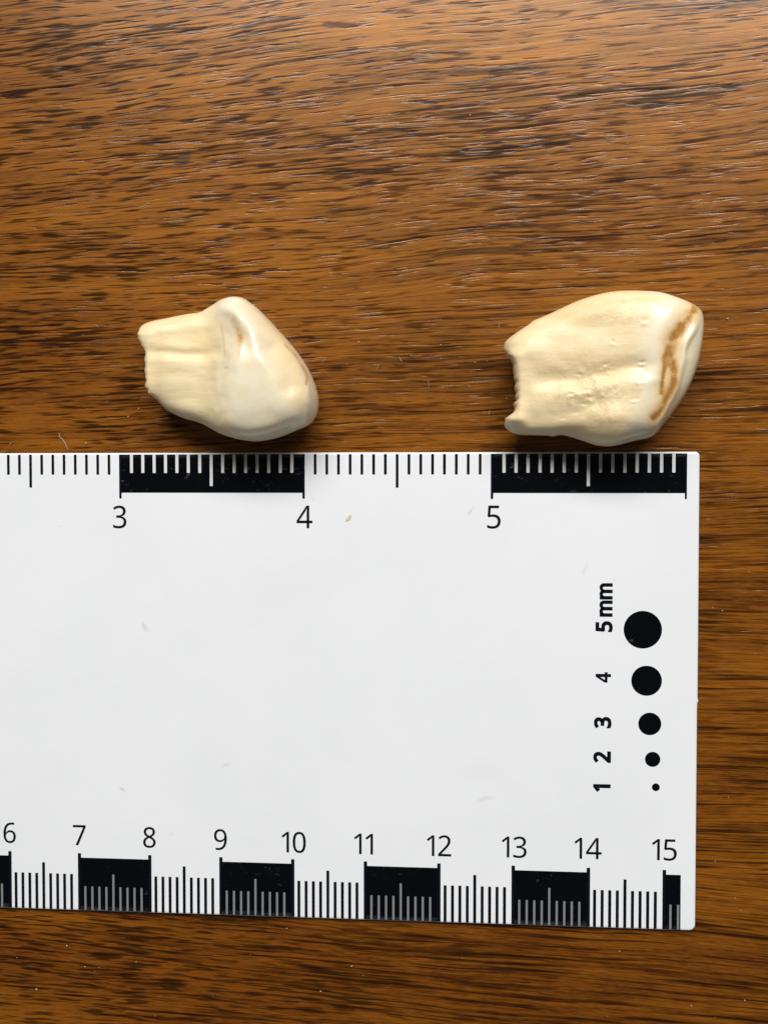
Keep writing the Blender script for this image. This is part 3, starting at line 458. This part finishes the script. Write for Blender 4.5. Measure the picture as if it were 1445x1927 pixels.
def make_tooth(label, outline, ox, oy, zoom, centre, zmid, relief, broken, patches, seed):
    """closed body swept from its measured outline; relief() gives the height and the colour masks"""
    rng = np.random.default_rng(seed)
    N, MT, MB = 460, 120, 26
    out = resample(spline(outline), N)
    ragged = broken(out[:, 0], out[:, 1])[:, None]
    jit = rng.normal(0, 1, (N, 2)); jit = 0.5*jit + 0.25*(np.roll(jit, 1, 0) + np.roll(jit, -1, 0))
    jit = jit * ragged * 3.6
    cen = np.array(centre, float)
    soft = out.copy()
    for _ in range(60): soft = 0.5*soft + 0.25*(np.roll(soft, 1, 0) + np.roll(soft, -1, 0))
    soft = out + (soft - out)*ragged
    rt = np.sin(np.linspace(0, 1, MT+1)[1:] * math.pi/2) ** 0.9
    rb = np.sin(np.linspace(0, 1, MB+1)[1:-1] * math.pi/2)
    def ring(r): return cen + (soft - cen) * r + (jit + out - soft) * r**34
    brk = ragged[:, 0]
    rows = [ring(r) for r in rt]                        # centre -> rim
    U = np.stack([q[:, 0] for q in rows]); Vv = np.stack([q[:, 1] for q in rows])
    Rr = np.repeat(rt[:, None], N, 1)
    dome = swell(out, U, Vv, Rr)
    dome = dome ** (1 - 0.65*broken(U, Vv + 0*U)[...] )
    def full(U, V, R, dome):
        A, Fh, m = relief(U, V, R)
        return zmid + dome*A + Fh * (1 - R**6), m
    Z, masks = full(U, Vv, Rr, dome)
    zc, mc = full(np.array([[cen[0]]]), np.array([[cen[1]]]), np.zeros((1, 1)), dome[:1].mean(keepdims=True))
    rowsb = [ring(r) for r in rb[::-1]]                 # rim -> centre underneath
    Ub = np.stack([q[:, 0] for q in rowsb]); Vb = np.stack([q[:, 1] for q in rowsb])
    Rb = np.repeat(rb[::-1][:, None], N, 1)
    Zb = np.maximum(zmid - (zmid + 0.02) * np.sqrt(1 - Rb**3.0), 0.0)
    _, _, mb = relief(Ub, Vb, Rb)
    def w(U, V, R, zz):
        return at_np(ox + U/zoom, oy + V/zoom, zz)
    # the measured plane: silhouette height at the rim, crown height inside
    Xt, Yt = w(U, Vv, Rr, zmid + 0.36*(1 - Rr))
    Xc, Yc = w(np.array([cen[0]]), np.array([cen[1]]), 0, np.array([zmid + 0.36]))
    Xb, Yb = w(Ub, Vb, Rb, np.full(Ub.shape, zmid))
    verts = np.concatenate([[[Xc[0], Yc[0], zc[0, 0]]], np.stack([Xt, Yt, Z], -1).reshape(-1, 3),
                            np.stack([Xb, Yb, Zb], -1).reshape(-1, 3)])
    xb0, yb0 = w(np.array([cen[0]]), np.array([cen[1]]), 0, np.array([zmid]))
    verts = np.concatenate([verts, [[xb0[0], yb0[0], 0.0]]])
    names = list(masks.keys())
    att = {k: np.concatenate([mc[k].ravel(), masks[k].ravel(), mb[k].ravel(), mc[k].ravel()*0]) for k in names}
    rr = len(rows) + len(rowsb)
    idx = 1 + np.arange(rr*N).reshape(rr, N)
    a = idx[:-1]; b = idx[1:]
    quads = np.stack([a, b, np.roll(b, -1, 1), np.roll(a, -1, 1)], -1).reshape(-1, 4)   # photo pixels run clockwise: seen from above
    last = len(verts) - 1
    tris = [(0, int(idx[0, i]), int(idx[0, (i+1) % N])) for i in range(N)] + [(last, int(idx[-1, (i+1) % N]), int(idx[-1, i])) for i in range(N)]
    base = Vector((float(xb0[0]), float(yb0[0]), 0.0))
    verts = verts - np.array(base)
    root = tag(bpy.data.objects.new('tooth', None), label, 'tooth', 'teeth laid out above the scale card'); root.location = base; link(root)
    def build(name, vv, faces, at_):
        m = bpy.data.meshes.new(name)
        m.from_pydata(vv.tolist(), [], faces); m.update()
        m.polygons.foreach_set('use_smooth', [True]*len(m.polygons))
        for k, arr in at_.items():
            A = m.attributes.new(k, 'FLOAT', 'POINT'); A.data.foreach_set('value', arr.astype(np.float32))
        bm = bmesh.new(); bm.from_mesh(m); 
        bm.to_mesh(m); bm.free()
        m.materials.append(M_TOOTH)
        return link(bpy.data.objects.new(name, m), root), m
    o, m = build('root', verts, quads.tolist() + tris, att)
    nr = np.zeros(len(verts)*3); m.vertices.foreach_get('normal', nr); nr = nr.reshape(-1, 3)
    if nr[0, 2] < 0:
        m.flip_normals(); nr = -nr; quads = quads[:, ::-1]
    for name, key, thr, lift in patches:                # parts with a look of their own, lying on the body
        f = quads[(att[key][quads].min(1) > thr)]
        used = np.unique(f); re = np.full(len(verts), -1); re[used] = np.arange(len(used))
        g = sstep(att[key][used], thr, thr + 0.3)[:, None]
        vv = verts[used] + nr[used] * (0.0012 + lift * g)
        vv[:, 2] = np.maximum(vv[:, 2], 0.001)
        build(name, vv, re[f].tolist(), {k: x[used] for k, x in att.items()})
    return root

# --- left tooth -----------------------------------------------------
OUT_L = [(145,340),(150,318),(180,295),(230,278),(300,265),(380,248),(450,235),(520,225),(560,205),(610,175),(650,150),(700,135),(745,132),(790,142),
 (830,168),(870,200),(910,240),(950,280),(1000,335),(1050,390),(1100,450),(1140,505),(1175,560),(1205,620),(1230,690),(1243,750),(1243,810),(1230,860),
 (1200,905),(1160,930),(1100,955),(1040,980),(980,1000),(920,1013),(860,1019),(800,1014),(740,1004),(690,990),(640,972),(590,945),(540,918),(490,898),
 (430,882),(370,858),(310,825),(275,790),(245,755),(222,735),(215,715),(200,690),(205,660),(203,620),(197,580),(203,550),(195,525),(205,500),(200,475),
 (188,455),(175,430),(160,400),(150,370)]
def relief_left(U, V, R):
    wu = 4*lumps(U, V, 40, 90, 2); U0 = U; U, V = U + wu, V + 3*lumps(U0, V, 60, 90, 2)
    cr = sstep(U + 0.10*(V-600), 520, 800)
    A = 0.34 + 0.26*cr
    F = 0.0016*lumps(U*0.5, V*1.5, 5, 90, 3) * (1 - 0.9*cr)
    F -= 0.032*ridge(U, V, [(150,478),(450,488),(700,470)], 34) * sstep(U, 760, 500)
    F += 0.012*ridge(U, V, [(190,550),(450,545),(620,540)], 40)
    F += 0.046*ridge(U, V, [(690,205),(770,240),(835,305),(880,380),(905,450),(940,560),(960,640)], 48) * sstep(V, 640, 400)
    F -= 0.040*blob(U, V, 745, 370, 135, 90, 0.5)
    F += 0.020*blob(U, V, 820, 540, 110, 70)
    F += 0.060*blob(U, V, 850, 660, 210, 170)
    F -= 0.040*ridge(U, V, [(960,330),(1030,450)], 60)
    F -= 0.075*ridge(U, V, [(1020,470),(1090,570),(1130,690)], 62)
    F += 0.012*ridge(U, V, [(940,560),(1010,680),(1060,820)], 70)
    F += 0.048*ridge(U, V, [(1070,440),(1140,520),(1190,610),(1212,700),(1212,800)], 20)
    F -= 0.026*ridge(U, V, [(1085,462),(1130,515),(1165,580),(1188,640),(1192,688)], 8)
    F += 0.005*ridge(U, V, [(668,470),(648,560),(645,700),(668,800),(745,900)], 26)
    F -= 0.001*ridge(U, V, [(632,470),(612,560),(608,700),(632,800),(715,905)], 16)
    F -= 0.012*ridge(U, V, [(700,880),(850,905),(1000,880)], 45)
    F += 0.020*ridge(U, V, [(860,985),(1000,950),(1140,890)], 30)
    F -= 0.03*blob(U, V, 430, 380, 160, 60); F += 0.02*blob(U, V, 300, 340, 90, 40)
    F -= 0.025*blob(U, V, 420, 760, 160, 60)
    bound = 615 + np.interp(V, [0, 200, 330, 480, 560, 700, 800, 900, 1020], [-60, -40, 20, 30, 0, -4, 18, 95, 160])
    en = sstep(U, bound - 70, bound + 130)
    st = 0.40*ridge(U, V, [(768,300),(785,350),(805,405),(795,440)], 24) + 0.33*ridge(U, V, [(680,330),(686,410),(694,500)], 8)
    st += 0.55*ridge(U, V, [(1060,440),(1100,480),(1130,515),(1165,580),(1188,640),(1192,688)], 7) + 0.22*blob(U, V, 800, 400, 60, 45) + 0.14*blob(U, V, 860, 400, 40, 25)
    st += 0.20*blob(U, V, 800, 505, 22, 30) + 0.25*blob(U, V, 742, 455, 8, 6) + 0.10*blob(U, V, 652, 285, 26, 14)
    ye = 0.58*ridge(U, V, [(960,300),(1040,420),(1110,560),(1150,700),(1150,790)], 55) + 0.20*blob(U, V, 1010, 560, 90, 120) + 0.18*blob(U, V, 540, 440, 250, 70)
    fac = np.clip(1.15*ridge(U, V, [(1050,440),(1120,560),(1160,680),(1170,760)], 60), 0, 1)
    return A, F, dict(enamel=en, stain=np.clip(st, 0, 1), yellow=np.clip(ye, 0, 1), pit=0.10*(1-en), facet=fac)
def broken_left(u, v): return sstep(u, 300, 220) * sstep(v, 320, 380) * sstep(v, 790, 740)
make_tooth('smooth cream tooth with rounded crown above the black bar from 3 to 4',
           OUT_L, 220, 520, 3.284, (700, 580), 0.42, relief_left, broken_left,
           [('enamel_crown', 'enamel', 0.06, 0.0015), ('wear_facet', 'facet', 0.5, 0.0012)], 3)

# --- right tooth ----------------------------------------------------
OUT_R = [(142,430),(150,405),(180,375),(230,340),(290,300),(300,288),(340,270),(400,245),(470,212),(540,180),(600,158),(680,135),(760,122),(850,117),(950,120),
 (1030,130),(1100,152),(1160,175),(1215,200),(1250,228),(1262,260),(1266,310),(1260,380),(1250,450),(1235,520),(1210,600),(1180,670),(1140,740),(1090,810),
 (1040,870),(1000,920),(960,945),(900,957),(850,970),(800,983),(740,992),(680,990),(620,972),(570,955),(520,940),(470,930),(420,937),(380,932),(300,930),
 (240,928),(190,915),(150,885),(150,850),(165,830),(190,810),(205,780),(201,752),(214,735),(208,712),(214,688),(203,668),(211,640),(203,622),(201,590),
 (197,560),(190,530),(175,500),(155,470),(143,450)]
GROOVE = [(1192,238),(1150,285),(1110,335),(1078,390),(1048,470),(1034,520)]
GRV_A = [(1034,520),(1012,590),(1004,660),(1000,700)]
GRV_B = [(1040,520),(1070,580),(1068,650),(1042,715),(1012,770),(985,810),(960,840)]
RIM = [(1244,226),(1195,310),(1150,410),(1122,500),(1104,590),(1082,690),(1035,800),(990,890)]
def relief_right(U, V, R):
    wu = 5*lumps(U, V, 140, 90, 2); U0 = U; U, V = U + wu, V + 5*lumps(U0, V, 160, 90, 2)
    A = 0.36 + 0.16*sstep(U, 300, 850)
    F = 0.0016*lumps(U, V*1.3, 11, 70, 4) * (0.2 + blob(U, V, 640, 650, 300, 170))
    F = F + 0.006*np.clip(lumps(U, V, 23, 34, 3) - 0.7, 0, 2) * blob(U, V, 640, 650, 260, 150)
    F -= 0.060*ridge(U, V, [(330,635),(600,605),(780,575),(960,560)], 58) * sstep(U, 1000, 900) * sstep(U, 180, 420)
    F += 0.018*ridge(U, V, [(480,690),(620,655),(800,640),(950,625)], 46)
    F -= 0.030*ridge(U, V, [(300,850),(520,820),(650,760)], 50)
    F += 0.045*blob(U, V, 740, 840, 90, 60, -0.2)
    F -= 0.035*blob(U, V, 540, 915, 60, 30)
    F += 0.030*ridge(U, V, [(1080,180),(1010,350),(950,550),(890,760),(870,860)], 55)
    gr = np.maximum(0.8*ridge(U, V, GROOVE, 32), np.maximum(0.7*ridge(U, V, GRV_A, 15), 0.8*ridge(U, V, GRV_B, 20)))
    F -= 0.018*gr
    rd = ridge(U, V, RIM, 24)
    F += 0.048*ridge(U, V, RIM, 20)*sstep(V, 215, 400)
    lab = sstep(U - np.interp(V, [226, 310, 410, 500, 590, 690, 800, 890], [1244, 1195, 1150, 1122, 1104, 1082, 1035, 990]), -20, 200)
    F -= 0.13*lab*(1-R**8)
    F += 0.02*blob(U, V, 300, 470, 120, 60) - 0.02*blob(U, V, 620, 330, 160, 60)
    for (x, y, s, d) in ((905,545,13,.035),(575,560,22,.02),(560,590,12,.02),(705,545,15,.028),(735,580,14,.02),(690,560,10,.018),(560,700,24,.022),(600,690,20,.025),
                         (510,715,14,.025),(620,735,16,.02),(755,640,20,.02),(848,745,13,.03),(740,420,12,.016),(910,312,15,.02),(650,250,20,.014),(720,200,18,.012),
                         (795,205,12,.015),(580,770,14,.014),(530,820,18,.012),(860,640,14,.014),(470,850,14,.012)):
        F += 0.32*d*(blob(U, V, x, y+s*.6, s*1.2, s*.7) - blob(U, V, x, y-s*.5, s*1.1, s*.7))
    bound = np.interp(V, [100, 200, 350, 550, 700, 800, 870, 960], [1000, 960, 880, 860, 850, 830, 830, 760])
    en = sstep(U, bound - 60, bound + 90)
    brown = np.clip(0.20*np.maximum(ridge(U, V, GROOVE + GRV_B, 62), ridge(U, V, GRV_A, 45)) + 0.42*ridge(U, V, GRV_A, 8) + 0.42*ridge(U, V, GRV_B, 9) + 0.30*ridge(U, V, [(1185,245),(1110,335),(1085,385)], 12) + 0.50*ridge(U, V, GROOVE, 46) + 0.45*blob(U, V, 1075, 385, 28, 24) + 0.45*blob(U, V, 1105, 330, 16, 24) + 0.5*blob(U, V, 1180, 243, 20, 10)
                    + 0.48*ridge(U, V, GRV_A, 20) + 0.55*ridge(U, V, GRV_B, 27) + 0.4*blob(U, V, 1040, 515, 14, 12) + 0.35*blob(U, V, 965, 825, 20, 24)
                    - 0.2*blob(U, V, 1120, 310, 14, 16) + 0.15*blob(U, V, 1050, 460, 22, 40), 0, 1)
    st = brown + 0.30*blob(U, V, 905, 545, 14, 26) + 0.28*blob(U, V, 910, 315, 16, 14) + 0.18*blob(U, V, 650, 255, 45, 24) + 0.15*blob(U, V, 795, 200, 14, 10)
    st += 0.12*blob(U, V, 480, 275, 14, 12) + 0.12*ridge(U, V, [(650,580),(740,580),(800,590)], 14) + 0.10*blob(U, V, 880, 180, 30, 12) + 0.14*blob(U, V, 545, 905, 30, 14)
    ye = 0.45*blob(U, V, 510, 270, 60, 34) + 0.35*blob(U, V, 850, 700, 36, 50) + 0.28*blob(U, V, 640, 290, 170, 60) + 0.22*ridge(U, V, [(400,640),(700,590),(860,570)], 60)
    ye += 0.40*ridge(U, V, [(1190,245),(1110,340),(1050,480),(1035,650),(965,840)], 40) + 0.20*blob(U, V, 700, 820, 160, 60) + 0.2*blob(U, V, 545, 900, 70, 24)
    pit = np.clip(0.9*blob(U, V, 640, 670, 240, 120) + 0.6*blob(U, V, 780, 240, 180, 70) + 0.5*blob(U, V, 700, 840, 160, 60) + 0.10, 0, 1) * (1 - 0.85*en)
    fac = np.clip(1.2*np.maximum(ridge(U, V, GROOVE + GRV_A, 36), ridge(U, V, GRV_B, 28)), 0, 1)
    return A, F, dict(enamel=en, stain=np.clip(st, 0, 1), yellow=np.clip(ye, 0, 1), pit=pit, groove=fac)
def broken_right(u, v): return sstep(u, 300, 220) * sstep(v, 430, 500) * sstep(v, 900, 840)
make_tooth('pitted yellowish tooth with a brown stained groove near its right edge, above numeral 5',
           OUT_R, 900, 510, 3.0104, (690, 540), 0.44, relief_right, broken_right,
           [('enamel_crown', 'enamel', 0.06, 0.0012), ('stained_groove', 'groove', 0.35, 0.0004)], 8)

# ------------------------------------------------------------------ lint, dust, crumb
def tube(name, pts, r, mat):
    pts = [Vector(p) for p in pts]; V, F = [], []; k = 6
    for i, p in enumerate(pts):
        d = (pts[min(i+1, len(pts)-1)] - pts[max(i-1, 0)]).normalized()
        s = d.cross(Vector((0, 0, 1))); s = s.normalized() if s.length > 1e-6 else Vector((1, 0, 0)); t = s.cross(d)
        rr = r * (0.55 if i in (0, len(pts)-1) else 1.0)
        for j in range(k):
            a = 2*math.pi*j/k; V.append(p + s*math.cos(a)*rr + t*math.sin(a)*rr)
    for i in range(len(pts)-1):
        for j in range(k): F.append((i*k+j, i*k+(j+1) % k, (i+1)*k+(j+1) % k, (i+1)*k+j))
    F += [tuple(range(k-1, -1, -1)), tuple(range((len(pts)-1)*k, len(pts)*k))]
    c = sum(pts, Vector())/len(pts); c.z = 0
    o = mesh_obj(name, [v - c for v in V], F, mat, None, True); o.location = c
    return o
LINT = [([(112,815),(113,822),(118,826),(123,833),(126,840),(130,849)], .007, 'pale kinked lint fibre on the wood touching the upper edge of the scale card, left'),
        ([(750,672),(753,674),(754,678),(757,681)], .006, 'tiny bent lint curl on bare wood midway between the two teeth'),
        ([(806,716),(807,726),(806,742)], .0028, 'fine straight upright hair on the wood left of the pitted tooth'),
        ([(940,607),(938,615),(937,622)], .0035, 'fine short hair on the wood just up and left of the pitted tooth'),
        ([(602,688),(608,680),(615,672)], .0028, 'faint slanting hair on the wood right of the smooth tooth'),
        ([(703,702),(708,695),(714,685)], .0022, 'faint slanting hair halfway between the teeth, above the card'),
        ([(179,611),(183,613),(186,617)], .0045, 'small lint bit on the wood far left of the smooth tooth'),
        ([(921,772),(920,778),(919,782)], .0045, 'short lint bit on the wood beside the broken end of the pitted tooth')]
for pts, r, lab in LINT:
    tag(tube('lint_fibre', [(lambda p: (p.x, p.y, r*1.0))(at(u, v, 0)) for u, v in pts], r, M_LINT), lab, 'lint', 'lint fibres on the wood')
crumb = at(656, 975, CARD_Z)
bm = bmesh.new(); bmesh.ops.create_icosphere(bm, subdivisions=2, radius=1.0)
for v in bm.verts: v.co = Vector((v.co.x*0.062, v.co.y*0.026, max(v.co.z, -0.5)*0.006 + 0.003)) * (1 + 0.15*math.sin(v.co.x*7+v.co.y*5))
m = bpy.data.meshes.new('crumb'); bm.to_mesh(m); bm.free(); m.materials.append(M_CRUMB)
cr = link(bpy.data.objects.new('crumb', m)); cr.location = (crumb.x, crumb.y, CARD_Z); cr.rotation_euler = (0, 0, 0.9)
tag(cr, 'tiny tan crumb lying on the white card between numerals 4 and 5', 'crumb')

random.seed(11)
DUST = [(615,612,2.2),(675,644,2.6),(829,649,2.2),(894,682,2.6),(830,675,1.8),(773,670,2.2),(883,727,1.6),(953,750,2.4),(1368,600,3.2),(163,834,3),(21,835,2.4),(262,769,3),(242,784,2),
        (615,612,2),(1180,270,2),(678,611,1.4),(916,679,1.6),(1320,790,1.6),(70,1861,3.6),(127,1779,2.4),(257,1810,1.8),(161,1819,2),(604,1865,3),(662,1818,2.4),(540,1747,2),(1300,1892,2),
        (1393,1713,2),(1400,1882,2.4),(1165,1790,2),(1340,1144,2),(1358,1149,1.8),(1408,1076,2),(884,217,2.6),(522,150,2),(320,43,2),(503,150,2),(555,225,2),(280,383,2.4),(672,365,2.2),
        (1243,414,1.6),(1052,316,2.2),(1380,880,1.4),(1420,1230,1.6),(1370,1500,1.6),(1345,1620,1.6),(1382,1690,1.8)]
DUST += [(random.uniform(0, 1445), random.choice([random.uniform(0, 560), random.uniform(1765, 1927), random.uniform(560, 830)]), random.uniform(0.7, 1.5)) for _ in range(70)]
bm = bmesh.new()
for u, v, s in DUST:
    p = at(u, v, 0); r = s / 138.0 * 0.75
    g = bmesh.ops.create_icosphere(bm, subdivisions=1, radius=r)
    a = random.uniform(0, 3.14); e = random.uniform(0.55, 1.0)
    for q in g['verts']:
        c = q.co * random.uniform(0.75, 1.1); x, y = c.x, c.y*e
        q.co = Vector((p.x + x*math.cos(a) - y*math.sin(a), p.y + x*math.sin(a) + y*math.cos(a), max(0.0, c.z*0.8 + r*0.6)))
m = bpy.data.meshes.new('dust'); bm.to_mesh(m); bm.free(); m.materials.append(M_DUST)
tag(link(bpy.data.objects.new('dust', m)), 'pale dust grains scattered over the varnished wood', 'dust', None, 'stuff')
